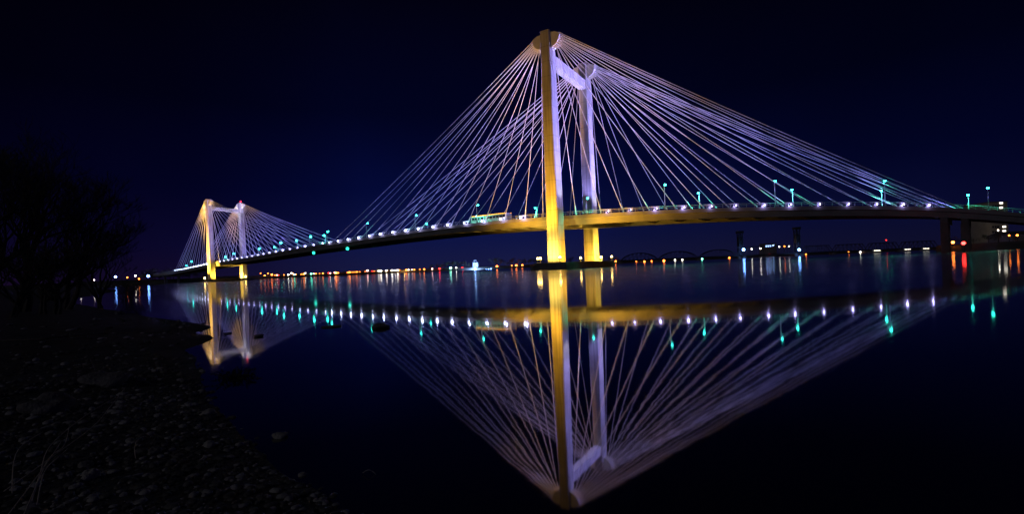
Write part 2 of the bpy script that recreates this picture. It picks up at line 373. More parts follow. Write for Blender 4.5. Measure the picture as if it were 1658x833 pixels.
stalks('driftwood_branch', [[(2, 552, 1), (60, 550, 3), (110, 545, 3), (170, 541, 2), (260, 540, 0)], [(110, 545, 3), (150, 549, 1)]], .016, 'long thin driftwood branch lying across the upper beach', 'driftwood', M_bark)

def leafy_shrub():
    X, Y = on_water(372, 614); e = empty('shrub', (X, Y, 0), 'low leafy shrub in the shallows in front of the far tower reflection', 'shrub')
    sb = MB(); lb = MB()
    for k in range(60):
        a = random.uniform(0, 6.28); L = random.uniform(.06, .26); r = random.uniform(.01, .13)
        p0 = Vector((X + random.uniform(-.12, .26), Y + random.uniform(-.05, .15), -.02)); p1 = p0 + Vector((math.cos(a) * r * 1.3, math.sin(a) * r * .7, L * .45)); p2 = p1 + Vector((math.cos(a) * r * .7, math.sin(a) * r * .4, -.03 + L * .2))
        sb.tube([p0, p1, p2], [.004, .003, .001], 4)
        for j in range(26):
            q = p0.lerp(p1, random.uniform(.3, 1)) if j % 2 else p1.lerp(p2, random.random())
            d = Vector((random.gauss(0, 1), random.gauss(0, 1), random.gauss(0, .6))).normalized(); s = random.uniform(.008, .016); u = d.cross(Vector((.3, .2, 1))).normalized()
            lb.add([q, q + d * s + u * s * .45, q + d * s * 2.1, q + d * s - u * s * .45], [(0, 1, 2, 3)])
    child(sb, 'stem', M_bark, e); child(lb, 'foliage', M_leaf, e)
leafy_shrub()

# ------------------------------------------------------------------ bare trees on the left bank
def bare_tree(px, py, Y, height, spread, seed, label, lean=0.0, name='bare_tree', depth=7, trunks=1, cat='tree', group=None, r0=None):
    rnd = random.Random(seed); X = gx(px, Y); z = float(ground_z(np.array([[X, Y]]))[0])
    e = empty(name, (X, Y, z - .1), label, cat, group); tb = MB(); cb = MB()
    def grow(p, d, L, r, lev):
        pts = [p]; n = 4
        for i in range(n):
            d = (d + Vector((rnd.gauss(0, .13), rnd.gauss(0, .13), rnd.gauss(.03, .08)))).normalized(); p = p + d * L / n; pts.append(p)
        (tb if lev == 0 else cb).tube(pts, [max(.006, r * (1 - .45 * i / n)) for i in range(n + 1)], 7 if lev == 0 else (5 if lev < 3 else 3), cap=lev == 0)
        if lev >= depth: return
        k = rnd.choice((2, 3, 3)) if lev < 2 else rnd.choice((2, 3))
        if lev == 0: k = 5
        for j in range(k):
            i = rnd.randint(2, n); q = pts[i] if j else pts[-1]
            a = rnd.uniform(0, 6.28); t = rnd.uniform(.35, .85) * spread
            side = Vector((math.cos(a), math.sin(a), 0)); nd = (d + side * t + Vector((0, 0, .1))).normalized()
            grow(q, nd, L * rnd.uniform(.62, .82), r * .55, lev + 1)
    for k in range(trunks):
        d = Vector((lean + rnd.gauss(0, .18) * (trunks > 1), rnd.gauss(0, .15) * (trunks > 1), 1)).normalized()
        grow(Vector((X + rnd.gauss(0, .25) * (trunks > 1), Y, z - .1)), d, height * .31, r0 or height * .02, 0)
    child(tb, 'trunk', M_bark, e); child(cb, 'crown', M_bark, e)
bare_tree(40, 480, 22, 8.2, .9, 1, 'tallest bare tree at the left edge of the picture', .05, trunks=2)
bare_tree(105, 480, 24, 6.8, 1.0, 2, 'bare tree standing right of the tallest one', .1, trunks=2)
bare_tree(-40, 480, 20, 7.6, 1.0, 4, 'bare tree cut off by the left frame edge', .1, trunks=2)
bare_tree(160, 478, 27, 4.6, 1.1, 5, 'smaller bare tree right of the two big ones', .2, trunks=2)
bare_tree(205, 470, 36, 2.9, 1.3, 6, 'low twiggy bush at the right end of the bare trees', .25, name='bush', cat='bush', trunks=4, depth=5)
bare_tree(75, 482, 19, 3.6, 1.3, 7, 'dense bare bush in front of the tall bare trees', .0, name='bush', cat='bush', trunks=5, depth=5)
bare_tree(5, 484, 17, 3.4, 1.3, 8, 'dense bare bush at the lower left frame edge', .0, name='bush', cat='bush', trunks=5, depth=5)

# ------------------------------------------------------------------ far banks
BANK = [(-700, 660), (-520, 655), (gx(250, 640), 640), (gx(300, 640), 640), (gx(430, 780), 780), (gx(560, 830), 830), (gx(700, 860), 860), (gx(850, 900), 900), (gx(1000, 960), 960),
        (gx(1200, 1300), 1300), (gx(1400, 1500), 1500), (gx(1700, 1400), 1400), (3000, 1300)]
def strip(name, line, prof):           # prof: (distance back, height)
    b = MB(); n = len(prof); pts = []
    for i in range(len(line) - 1):
        a, c = line[i], line[i + 1]
        for k in range(12): pts.append((lerp(a[0], c[0], k / 12), lerp(a[1], c[1], k / 12)))
    pts.append(line[-1]); V = []
    for (x, y) in pts:
        L = math.hypot(x, y)
        for (dd, h) in prof: V.append((x + x / L * dd, y + y / L * dd + 3 * hn(x, dd, .02), h * (1 + .35 * hn(x, y + dd, .013)) if h > 0 else h))
    F_ = [(i * n + j, (i + 1) * n + j, (i + 1) * n + j + 1, i * n + j + 1) for i in range(len(pts) - 1) for j in range(n - 1)]
    b.add(V, F_); o = b.build(name, M_ground, smooth=True); tag(o, kind='structure'); return o
strip('far_bank', BANK, [(-6, -1), (0, .1), (12, 3.5), (40, 5.0), (120, 6), (600, 9), (4000, 14)])
RB = [(gx(1518, 215), 215), (gx(1560, 215), 215), (gx(1620, 200), 200), (gx(1700, 190), 190), (420, 170)]
strip('right_bank', RB, [(-3, -1), (0, .1), (5, 2.0), (20, 3.2), (60, 3.6), (160, 3.0), (300, -1)])

def fuzzy_tree(X, Y, z, h, wd, seed, label, group):
    rnd = random.Random(seed); e = empty('tree', (X, Y, z), label, 'tree', group)
    tb = MB(); tb.tube([(X, Y, z - .5), (X + .1, Y, z + h * .35), (X, Y, z + h * .75)], [h * .035, h * .025, h * .01], 6)
    for k in range(4):
        a = rnd.uniform(0, 6.28); tb.tube([(X, Y, z + h * .35), (X + math.cos(a) * wd * .3, Y + math.sin(a) * wd * .3, z + h * .65)], [h * .015, h * .006], 4)
    cb = MB(); lob = [(rnd.gauss(0, .28) * wd, rnd.gauss(0, .28) * wd, h * rnd.uniform(.4, .85), rnd.uniform(.16, .3) * wd) for _ in range(7)]
    for k in range(430):
        l = rnd.choice(lob); d = Vector((rnd.gauss(0, 1), rnd.gauss(0, 1), rnd.gauss(0, 1))).normalized(); p = Vector((X + l[0], Y + l[1], z + l[2])) + d * l[3] * rnd.uniform(.4, 1.1)
        s = h * rnd.uniform(.02, .045); u = Vector((rnd.gauss(0, 1), rnd.gauss(0, 1), rnd.gauss(0, 1))).normalized(); v = u.cross(d).normalized()
        cb.add([p - u * s, p + v * s * .6, p + u * s, p - v * s * .6], [(0, 1, 2, 3)])
    child(tb, 'trunk', M_bark, e); child(cb, 'crown', M_leaf, e)
k = 0
for (x0, x1, n, Y, h) in ((236, 334, 13, 655, 17), (695, 765, 8, 885, 13), (800, 880, 9, 905, 17), (880, 1010, 9, 975, 13), (432, 640, 12, 860, 7)):
    for i in range(n):
        px = lerp(x0, x1, (i + .5 * random.random()) / n); hh = h * random.uniform(.7, 1.2); Yt = Y + random.uniform(0, 25); k += 1
        fuzzy_tree(gx(px, Yt), Yt, 3.2 if h < 16 or px > 400 else 2.5, hh, hh * .95, k, 'small dark bushy tree on the far bank', 'dark trees along the far bank')
for i in range(7):
    px = 1535 + i * 22 + random.uniform(-6, 6); Yt = 232 + random.uniform(-6, 10); k += 1
    fuzzy_tree(gx(px, Yt), Yt, 3.0, random.uniform(3, 5.2), 5.5, k, 'low dark bushy tree on the right bank under the bridge', 'dark trees on the right bank')

# ------------------------------------------------------------------ the bridge
Hh = 74.0
T1a, T1b = Vector((gx(902, 154), 154, 0)), Vector((gx(959, 180), 180, 0))
T2a, T2b = Vector((gx(343, 441), 441, 0)), Vector((gx(395, 470), 470, 0))
n1 = (T1b - T1a).normalized(); t1 = Vector((n1.y, -n1.x, 0)); n2 = (T2b - T2a).normalized(); t2 = Vector((n2.y, -n2.x, 0))
# near edge of the deck: photo outline + distance of every station
E0 = T1a + n1 * 3.2; E2 = T2a + n2 * 3.2; CH = E2 - E0
def edge_Y(x):
    if x <= 905:
        r = (x - CX) / F; s = (E0.x - r * E0.y) / (r * CH.y - CH.x); return E0.y + s * CH.y
    return interp(x, [(905, E0.y), (960, 153.5), (1040, 151), (1150, 150), (1300, 150), (1500, 152), (1658, 153), (1760, 154)])
TOP = [(225, 463), (280, 454.5), (335, 440), (350, 436), (400, 426), (460, 412), (508, 401.5), (560, 393), (599, 385), (659, 375), (726, 364.5), (820, 354), (860, 350.5), (905, 347), (1000, 342.5), (1080, 339.5), (1183, 337), (1340, 337.5), (1420, 339), (1503, 342), (1580, 347), (1658, 354), (1760, 364)]
xs_ = [225, 240, 255, 268, 276, 283, 290, 298, 306, 315, 325, 335, 345] + list(range(355, 560, 10)) + list(range(560, 905, 12)) + list(range(905, 1761, 15))
def smooth_top(x):
    return sum(interp(x + d, TOP) for d in (-24, -16, -8, 0, 8, 16, 24)) / 7
ST = []
def nvec(x):
    if x < 343: n = n2
    elif x < 905: n = n2.lerp(n1, (x - 343) / 562)
    else: n = n1.lerp(Vector((.70, .714, 0)), min(1, (x - 905) / 600))
    return n.normalized()
def sta(x):
    Y = edge_Y(x); P = at(x, smooth_top(x) + ds(x), Y); return P, nvec(x)
WID = 24.0
base = Vector((0, 0, 0))
bridge = empty('cable_stayed_bridge', (0, 0, 0), 'long cable-stayed bridge with two floodlit twin-legged towers crossing the river', 'bridge')
bridge.location = T1a; 
def deckmesh():
    b = MB(); S = [sta(x) for x in xs_]
    prof = [(0, 0), (0, -1.15), (.45, -1.35), (.9, -3.0), (2.6, -3.0), (3.3, -.7), (WID - 3.3, -.7), (WID - 2.6, -3.0), (WID - .9, -3.0), (WID - .45, -1.35), (WID, -1.15), (WID, 0), (WID - .5, 0), (WID - .5, -.15), (.5, -.15), (.5, 0)]
    n = len(prof); V = []
    for P, nn in S:
        for (o, z) in prof: V.append(P + nn * o + Vector((0, 0, z)))
    F_ = []
    for i in range(len(S) - 1):
        for j in range(n):
            F_.append((i * n + j, i * n + (j + 1) % n, (i + 1) * n + (j + 1) % n, (i + 1) * n + j))
    b.add(V, F_); b.add(V[:n], [tuple(range(n))]); b.add(V[-n:], [tuple(range(n))[::-1]])
    # cross beams under the slab
    acc = 0
    for i in range(len(S) - 1):
        (P, a), (Q, c) = S[i], S[i + 1]; L = (Q - P).length; k = 0
        while acc < L:
            t = acc / L; p = P.lerp(Q, t); nn = a.lerp(c, t).normalized(); d = (Q - P).normalized()
            b.box(p + nn * (WID / 2) + Vector((0, 0, -2.6)), WID - 6, .35, 1.9, nn, d); acc += 8.2
        acc -= L
    return child(b, 'deck', M_deck, bridge)
deckmesh()
# asphalt sheet 4 mm above the slab
rb = MB(); V = []
for x in xs_:
    P, nn = sta(x); V += [P + nn * 2.6 + Vector((0, 0, -.146)), P + nn * (WID - 2.6) + Vector((0, 0, -.146))]
rb.add(V, [(2 * i, 2 * i + 1, 2 * i + 3, 2 * i + 2) for i in range(len(xs_) - 1)]); child(rb, 'roadway', M_road, bridge)
for side in (0, 1):
    b = MB(); S = [sta(x) for x in xs_]; pts = []
    for P, nn in S: pts.append(P + nn * (.25 if side == 0 else WID - .25))
    b.tube([p + Vector((0, 0, 1.15)) for p in pts], .07, 5); b.tube([p + Vector((0, 0, .65)) for p in pts], .045, 4)
    acc = 0
    for i in range(len(pts) - 1):
        L = (pts[i + 1] - pts[i]).length
        while acc < L:
            p = pts[i].lerp(pts[i + 1], acc / L); b.box(p, .12, .12, 1.15); acc += 2.4
        acc -= L
    child(b, 'railing', M_rail, bridge)

def leg_mesh(c, t, n, h, wt0, wt1, wn0, wn1):
    b = MB(); lev = [0, h * .15, h * .25, h]; 
    secs = []
    ch = .22
    for z in lev:
        f = z / h; wt, wn = lerp(wt0, wt1, f) / 2, lerp(wn0, wn1, f) / 2
        pts = [(-wt, -wn + ch), (-wt + ch, -wn), (wt - ch, -wn), (wt, -wn + ch), (wt, wn - ch), (wt - ch, wn), (-wt + ch, wn), (-wt, wn - ch)]
        secs.append([c + t * a + n * q + Vector((0, 0, z)) for a, q in pts])
    V = [p for s in secs for p in s]; F_ = [(i * 8 + k, i * 8 + (k + 1) % 8, (i + 1) * 8 + (k + 1) % 8, (i + 1) * 8 + k) for i in range(len(lev) - 1) for k in range(8)]
    F_ += [tuple(range(8))[::-1], tuple((len(lev) - 1) * 8 + k for k in range(8))]; b.add(V, F_); return b
def tower(A, B, t, n, label):
    tw = bpy.data.objects.new('tower', None); COL.objects.link(tw); tw.parent = bridge; tw.location = A - bridge.location; tw['label'] = label
    for c in (A, B):
        child(leg_mesh(c + Vector((0, 0, 2.2)), t, n, Hh - 2.2, 4.0, 3.1, 5.0, 4.2), 'leg', M_conc, tw)
        for sg in (-1, 1):             # steel cable heads on both faces
            b = MB(); pr = [(0, Hh - .7), (1.5, Hh - .8), (3.0, Hh - 1.6)]
            for k in range(7):
                a = k / 6 * R(80); pr.append((.3 + 2.7 * math.cos(a), Hh - 1.9 - 3.2 * math.sin(a)))
            pr.append((0, Hh - 5.6)); off = 1.58
            V = [c + t * sg * (off + a) + n * q + Vector((0, 0, z)) for q in (-1.25, 1.25) for a, z in pr]; m = len(pr)
            F_ = [tuple(range(m)), tuple(range(m, 2 * m))[::-1]] + [(k, (k + 1) % m, m + (k + 1) % m, m + k) for k in range(m)]
            b.add(V, F_); child(b, 'cable_head', M_head, tw)
    L = (B - A).length; b = MB(); mid = (A + B) / 2
    b.box(mid + Vector((0, 0, 64.4)), 2.4, L - 4.3, 3.1, t, n); child(b, 'cross_beam', M_conc, tw)
    # footing with a rounded end
    b = MB(); pts = []
    for k in range(24):
        a = 2 * math.pi * k / 24; pts.append((math.copysign(abs(math.cos(a)) ** .5, math.cos(a)) * 8.5, math.copysign(abs(math.sin(a)) ** .5, math.sin(a)) * (L / 2 + 8)))
    for (z0, z1, s) in ((-3, 1.6, 1.0), (1.6, 2.2, .9)):
        V = [mid + t * a * s + n * q * (s if s == 1 else .95) + Vector((0, 0, z)) for z in (z0, z1) for a, q in pts]
        b.add(V, [tuple(range(24))[::-1], tuple(range(24, 48))] + [(k, (k + 1) % 24, 24 + (k + 1) % 24, 24 + k) for k in range(24)])
    child(b, 'footing', M_foot, tw)
    return tw
tower(T1a, T1b, t1, n1, 'near tower, its lower legs floodlit yellow')
tower(T2a, T2b, t2, n2, 'far tower with a red beacon on its right leg')

# stay cables
NL = [534, 549, 565, 582, 600, 618, 638, 659, 680, 704, 728, 755, 784, 815, 848, 877]
NR = [931, 972, 1008, 1050, 1095, 1139, 1179, 1225, 1268, 1315, 1362, 1408, 1451, 1493, 1518, 1538, 1558]
NR = NR[::-1]
def far_x(s): # station x for fraction s of the main span measured from the near tower
    P = E0 + CH * s; return CX + F * P.x / P.y
FR = [far_x(s) for s in np.linspace(.445, .97, 18)]
FL = [far_x(s) for s in np.linspace(1.425, 1.03, 16)]
def far_sta(x):
    return sta(x)
stuffb = MB(); stuffn = [0]
def cables(A, B, t, n, sg, xs, far=False):
    N = len(xs)
    for k, x in enumerate(xs):
        P, nn = sta(x)
        for plane, c in ((0, A), (1, B)):
            foot = P + nn * (.9 if plane == 0 else WID - .9) + Vector((0, 0, .1))
            f = k / (N - 1); a = f * R(78)
            top = c + t * sg * (1.58 + .3 + 2.75 * math.cos(a)) + Vector((0, 0, Hh - 1.5 - 3.5 * math.sin(a))) + n * (.55 if k % 2 else -.55)
            d = (foot - top); L = d.length; pts = [top + d * q + Vector((0, 0, -L * .006 * 4 * q * (1 - q))) for q in (0, .2, .4, .6, .8, 1)]
            r = .105 if not far else .13
            solo = not (far and (plane == 1 or sg == -1 and k % 2))
            b = MB() if solo else stuffb
            b.tube([top - d.normalized() * .5, top + d.normalized() * .9], .22, 8); b.tube(pts, r, 6)
            b.tube([pts[-1] - d.normalized() * 3.0, pts[-1]], r * 1.9, 6)
            if solo: child(b, 'stay_cable', M_cable, bridge, smooth=False)
cables(T1a, T1b, t1, n1, -1, NL); cables(T1a, T1b, t1, n1, 1, NR)
cables(T2a, T2b, t2, n2, 1, FR, True); cables(T2a, T2b, t2, n2, -1, FL, True)
o = child(stuffb, 'stay_cables', M_cable, bridge); o['kind'] = 'stuff'

# approach piers on the right, one far left
def approach_pier(x, cols, w_=2.6):
    P, nn = sta(x); d = (sta(x + 10)[0] - P).normalized(); b = MB()
    bt = P.z - 3.0
    b.box(P + nn * (WID / 2) + Vector((0, 0, -P.z + bt - 1.8)), WID - 1, 2.4, 1.79, nn, d)
    for c in cols:
        b.box(P + nn * c + Vector((0, 0, -P.z - 3)), w_, w_, bt - 1.8 + 3.0, nn, d)
    return child(b, 'pier', M_foot, bridge)
approach_pier(1527, (2.2, 9)); approach_pier(1561, (2.2, 9), 2.9); approach_pier(1730, (3, WID - 3)); approach_pier(262, (4, WID - 4), 3)

# ------------------------------------------------------------------ lamps on the bridge
def light(name, kind, loc, energy, col, target=None, cone=60, blend=.6, rad=.3, falloff=None):
    l = bpy.data.lights.new(name, kind); l.energy = energy; l.color = col
    if kind in ('POINT', 'SPOT'): l.shadow_soft_size = rad
    if kind == 'SPOT': l.spot_size = R(cone); l.spot_blend = blend
    if falloff:
        l.use_nodes = True; t = l.node_tree; e = t.nodes['Emission']; f = t.nodes.new('ShaderNodeLightFalloff'); f.inputs[0].default_value = 1.0
        t.links.new(f.outputs[falloff], e.inputs['Strength'])
    o = bpy.data.objects.new(name, l); COL.objects.link(o); o.location = loc
    if target is not None: o.rotation_euler = (Vector(target) - Vector(loc)).to_track_quat('-Z', 'Y').to_euler()
    return o
def street_lamp(x, side, ytop, label, big=1.0, lit=True):
    P, nn = sta(x); p = P + nn * (.7 if side == 0 else WID - .7)
    Yt = p.y; top = at(x, ytop + ds(x), Yt); h = max(5.0, top.z - p.z)
    e = empty('street_lamp', p, label, 'street lamp', 'teal street lamps along the bridge deck')
    inn = nn if side == 0 else -nn
    b = MB(); b.tube([p, p + Vector((0, 0, h * .5)), p + Vector((0, 0, h))], [.16, .13, .10], 8); b.tube([p + Vector((0, 0, h)), p + inn * .9 + Vector((0, 0, h + .25))], [.09, .07], 6); b.box(p, .5, .5, .3)
    child(b, 'post', M_steel, e)
    q = p + inn * 1.0 + Vector((0, 0, h + .2)); b = MB(); b.box(q + Vector((0, 0, .1)), .95, .45, .22, inn, Vector((inn.y, -inn.x, 0))); hd = child(b, 'lamp_head', M_steel, e)
    b = MB(); b.ball(q + Vector((0, 0, -.02)), .34 * big, 10, 6, .8); child(b, 'bulb', M_teal, e, True)
    if lit: light('street_lamp_light', 'SPOT', q + Vector((0, 0, -.45)), 6000, (.08, 1.0, .62), q - Vector((0, 0, 10)), 150, .5, .3)
LAMPS = [(528, 0, 379), (592, 0, 364), (643, 1, 366), (671, 0, 349), (724, 1, 352), (771, 0, 331), (822, 1, 338), (949, 0, 325), (1076, 0, 299), (1101, 1, 315), (1255, 0, 296), (1262, 1, 312), (1414, 1, 316), (1433, 0, 299), (1564, 1, 325), (1601, 0, 313)]
for i, (x, s, y) in enumerate(LAMPS): street_lamp(x, s, y, '%s teal street lamp from the left between the towers and the right bank' % ORD[i], big=1.0 + .5 * max(0, (700 - x)) / 200 if x < 700 else 1.0)
FLAMPS = [(500, 388), (481, 389), (452, 400), (438, 399), (417, 411), (404, 411), (376, 424), (330, 430), (308, 437), (272, 446)]
for i, (x, y) in enumerate(sorted(FLAMPS)): street_lamp(x, 0 if i % 2 else 1, y, '%s small teal street lamp from the left, around the far tower' % ORD[i], big=1.7, lit=(i % 2 == 0))

def floodlight(p, d, up, s, m, label, group, lens=.3):
    e = empty('cable_floodlight', p, label, 'floodlight', group); side = d.cross(up).normalized()
    b = MB(); b.box(p, .5 * s, .5 * s, .25 * s); b.tube([p + Vector((0, 0, .2 * s)), p + Vector((0, 0, .8 * s))], .07 * s, 6); 
    b.box(p + Vector((0, 0, .8 * s)), 2.4 * s, .45 * s, .22 * s, d, side); child(b, 'bracket', M_head, e)
    b = MB(); b.box(p + d * .9 * s + Vector((0, 0, .32 * s)), .55 * s, .5 * s, .44 * s, d, side); child(b, 'housing', M_head, e)
    b = MB(); b.ball(p + d * .62 * s + Vector((0, 0, .5 * s)), lens * s, 8, 5); child(b, 'lens', m, e, True)
i = 0
for x in NL[:-1]:
    P, nn = sta(x); Q = sta(x + 4)[0]; d = (Q - P).normalized(); i += 1; s = 1.0 if x > 700 else 1.15
    floodlight(P + nn * .45 - d * 1.2, -d, Vector((0, 0, 1)), s, M_floodf, '%s floodlight at the cable feet between the towers, from the left' % ORD[i - 1], 'floodlights at the cable feet left of the near tower', random.choice((.2, .26, .33, .38)))
    light('cable_foot_light', 'POINT', P - nn * .7 + Z(.6), 260, (.50, .50, 1.0), rad=.15)
i = 0
for x in NR[::-1][1:14]:
    P, nn = sta(x); Q = sta(x + 4)[0]; d = (Q - P).normalized(); i += 1
    floodlight(P + nn * .45 + d * 1.6, d, Vector((0, 0, 1)), 1.25, M_flood, '%s floodlight at the cable feet right of the near tower' % ORD[i - 1], 'floodlights at the cable feet right of the near tower', .16)
    light('cable_foot_light', 'POINT', P - nn * .6 + d * 2.35 + Z(.35), random.uniform(25, 80), (.45, .38, 1.0), rad=.15)
for i, x in enumerate(FL):
    P, nn = sta(x); floodlight(P + nn * .4, Vector((1, 0, 0)), Vector((0, 0, 1)), 1.6, M_floodf, '%s tiny floodlight from the left on the far side span' % ORD[i], 'floodlights at the cable feet left of the far tower', .38)
for i, x in enumerate(FR[::-1]):
    P, nn = sta(x); floodlight(P + nn * .4, Vector((1, 0, 0)), Vector((0, 0, 1)), 1.4, M_flood, '%s tiny floodlight to the right of the far tower' % ORD[i], 'floodlights at the cable feet right of the far tower', .3)

# navigation lights under the girder
for i, x in enumerate((503.5, 558)):
    P, nn = sta(x); p = P + nn * 1.8 + Vector((0, 0, -3.0)); e = empty('navigation_light', p, ('left' if i == 0 else 'right') + ' green navigation light hanging under the bridge deck', 'navigation light', 'green lights under the deck')
    b = MB(); b.tube([p, p + Vector((0, 0, -.8))], .08, 6); child(b, 'hanger', M_steel, e)
    b = MB(); b.ball(p + Vector((0, 0, -1.1)), .85, 10, 6); child(b, 'lens', M_tealn, e, True)
# beacon on the far tower
p = T2b + Vector((0, 0, Hh)); e = empty('aircraft_beacon', p, 'red aircraft beacon on top of the far tower', 'beacon')
b = MB(); b.tube([p, p + Vector((0, 0, .9))], .15, 6); child(b, 'post', M_steel, e); b = MB(); b.ball(p + Vector((0, 0, 1.2)), .75, 10, 6); child(b, 'lens', M_red, e, True)

# pier floodlights + real beams
YEL = (1.0, .60, .06); PALE = (1.0, .72, .22); VIO = (.36, .30, 1.0); WHI = (.90, .84, 1.0); ROSE = (1.0, .62, .50)
def pier_flood(p, aim, label, group, s=1.0):
    e = empty('pier_floodlight', p, label, 'floodlight', group); d = (Vector(aim) - p).normalized()
    b = MB(); b.box(p, .7, .7, .2); b.tube([p + Vector((0, 0, .2)), p + Vector((0, 0, .8))], .08, 6); child(b, 'stand', M_steel, e)
    b = MB(); b.box(p + Vector((0, 0, .8)), .9, .6, .45); child(b, 'housing', M_steel, e)
    b = MB(); b.ball(p + Vector((0, 0, 1.45)), .36 * s, 8, 5); child(b, 'lens', M_warm, e, True)
W2 = ['far left', 'left', 'right', 'far right', 'back left', 'back right']
for ti, (A, B, t, n) in enumerate(((T1a, T1b, t1, n1), (T2a, T2b, t2, n2))):
    spots = [A - t * 5.6 - n * 2, A - t * 3.2 - n * 5, A + t * 3.4 - n * 5, B - t * 3.6 - n * 2, B + t * 3.8 - n * 1, B + t * 6 + n * 4]
    if ti: spots = [A - t * 5 - n * 3, B + t * 5 - n * 2]
    for i, q in enumerate(spots):
        nm = ('near', 'far')[ti]
        lab = ('%s warm floodlight from the left on the footing of the near tower' % ORD[i]) if ti == 0 else ('warm floodlight at the foot of the %s leg of the far tower' % ('left', 'right')[i])
        pier_flood(q + Vector((0, 0, 2.2)), A + Vector((0, 0, 30)), lab, 'warm floodlights on the footing of the %s tower' % nm, 1.0 if ti == 0 else 2.0)
# near tower, yellow from below
light('tower_uplight', 'SPOT', T1a - n1 * 15 - t1 * 3 + Z(1.2), 125000, (1.0, .44, .02), T1a + Z(38), 62, .8, .5)
light('tower_uplight', 'SPOT', T1a - n1 * 8.5 - t1 * .5 + Z(3.0), 15000, (1, .66, .10), T1a - n1 * 2.5 + Z(9), 110, .6, .4)
light('tower_uplight', 'SPOT', T1a + t1 * 8 - n1 * 2 + Z(3), 9000, (1, .5, .04), T1a + Z(8), 110, .8, .4)
light('tower_uplight', 'SPOT', T1b + t1 * 7 - n1 * 3 + Z(3), 30000, YEL, T1b + Z(6), 120, .8, .4)
light('tower_uplight', 'SPOT', T1b - n1 * 9 - t1 * 2 + Z(3), 3500, (1, .5, .04), T1b + Z(6), 110, .8, .4)
# girder glow either side of the tower
light('girder_uplight', 'SPOT', T1a - n1 * 12 - t1 * 6 + Z(2.5), 60000, (1, .48, .03), T1a - t1 * 15 + n1 * 3 + Z(15), 56, 1, .5)
light('girder_uplight', 'SPOT', T1a - n1 * 12 + t1 * 6 + Z(2.5), 60000, (1, .48, .03), T1a + t1 * 18 + n1 * 3 + Z(15), 58, 1, .5)
# near tower, violet and white from the deck
dk = sta(905)[0].z
for c, e_ in ((T1a, 1.0), (T1b, 1.2)):
    light('leg_uplight', 'SPOT', c + t1 * 9 + n1 * 1.0 + Z(dk + 1), 36000 * e_, (.46, .36, 1), c + Z(50), 50, .8, .3)
    light('leg_uplight', 'SPOT', c + t1 * 5 + n1 * .5 + Z(dk + 1), 7000 * e_, WHI, c + Z(50), 60, .8, .3)
light('leg_uplight', 'SPOT', T1b - n1 * 8 + t1 * 3 + Z(dk + 1), 22000, VIO, T1b + Z(45), 50, .8, .3)
light('beam_uplight', 'SPOT', (T1a + T1b) / 2 + t1 * .6 + Z(dk + 1), 42000, WHI, (T1a + T1b) / 2 + Z(65), 42, .6, .3)
# far tower
light('tower_uplight', 'SPOT', T2a - n2 * 14 + t2 * 2 + Z(3), 420000, (1, .50, .04), T2a + Z(46), 40, .8, .5)
light('tower_uplight', 'SPOT', T2a - n2 * 14 - t2 * 1 + Z(3), 330000, (1, .52, .04), T2a + Z(26), 80, .8, .5)
light('tower_uplight', 'SPOT', T2b - n2 * 10 + t2 * 2 + Z(3), 90000, YEL, T2b + Z(6), 110, .8, .5)
light('girder_uplight', 'SPOT', (T2a + T2b) / 2 - n2 * 22 + t2 * 6 + Z(3), 60000, YEL, (T2a + T2b) / 2 + Z(13) + t2 * 4, 90, 1, .5)
dk2 = sta(350)[0].z
for c in (T2a, T2b):
    light('leg_uplight', 'SPOT', c - n2 * 8 + t2 * 5 + Z(dk2 + 1), (5000 if c is T2a else 40000), (.72, .64, 1), c + Z(60), 34, .8, .3)
light('beam_uplight', 'SPOT', (T2a + T2b) / 2 - n2 * 4 + t2 * 7 + Z(dk2 + 1), 230000, (1, .97, 1), (T2a + T2b) / 2 + Z(65), 46, .6, .3)
# cable washes: violet floods set low at the deck edge, warm ones from the footing
CW = 1.0
def wash(A, B, t, n, sg, xs, far):
    for plane, c in ((0, A), (1, B)):
        o = 3.2 if plane == 0 else WID - 3.2
        for f, e_, c_, cn in ((.06, 6.5, (.24, .22, 1.0), 56), (.25, 3.0, (.30, .27, 1.0), 66), (.5, 1.2, (.42, .36, 1.0), 76), (.76, .40, (.66, .52, 1.0), 84)):
            x = xs[int(f * (len(xs) - 1))]; P, nn = sta(x); p = P + nn * o + Z(.8)
            light('cable_flood', 'SPOT', p, 1250 * e_ * CW * (.65 if far else 1) * (.5 if sg > 0 and f < .1 else .85), c_, p.lerp(c + Z(Hh * .92), .6) + Z(2), cn, .8, .3, 'Linear')
        dz = sta(905 if not far else 350)[0].z
        light('cable_flood', 'SPOT', c + t * sg * 8 + n * (2.2 if plane == 0 else -2.2) + Z(dz + 1), 300 * CW * (1.0 if far else 1), ROSE, c + t * sg * 12 + Z(Hh * .95), 50, 1, .3, 'Linear')
wash(T1a, T1b, t1, n1, -1, NL, False); wash(T1a, T1b, t1, n1, 1, NR, False)
wash(T2a, T2b, t2, n2, 1, FR, True); wash(T2a, T2b, t2, n2, -1, FL, True)

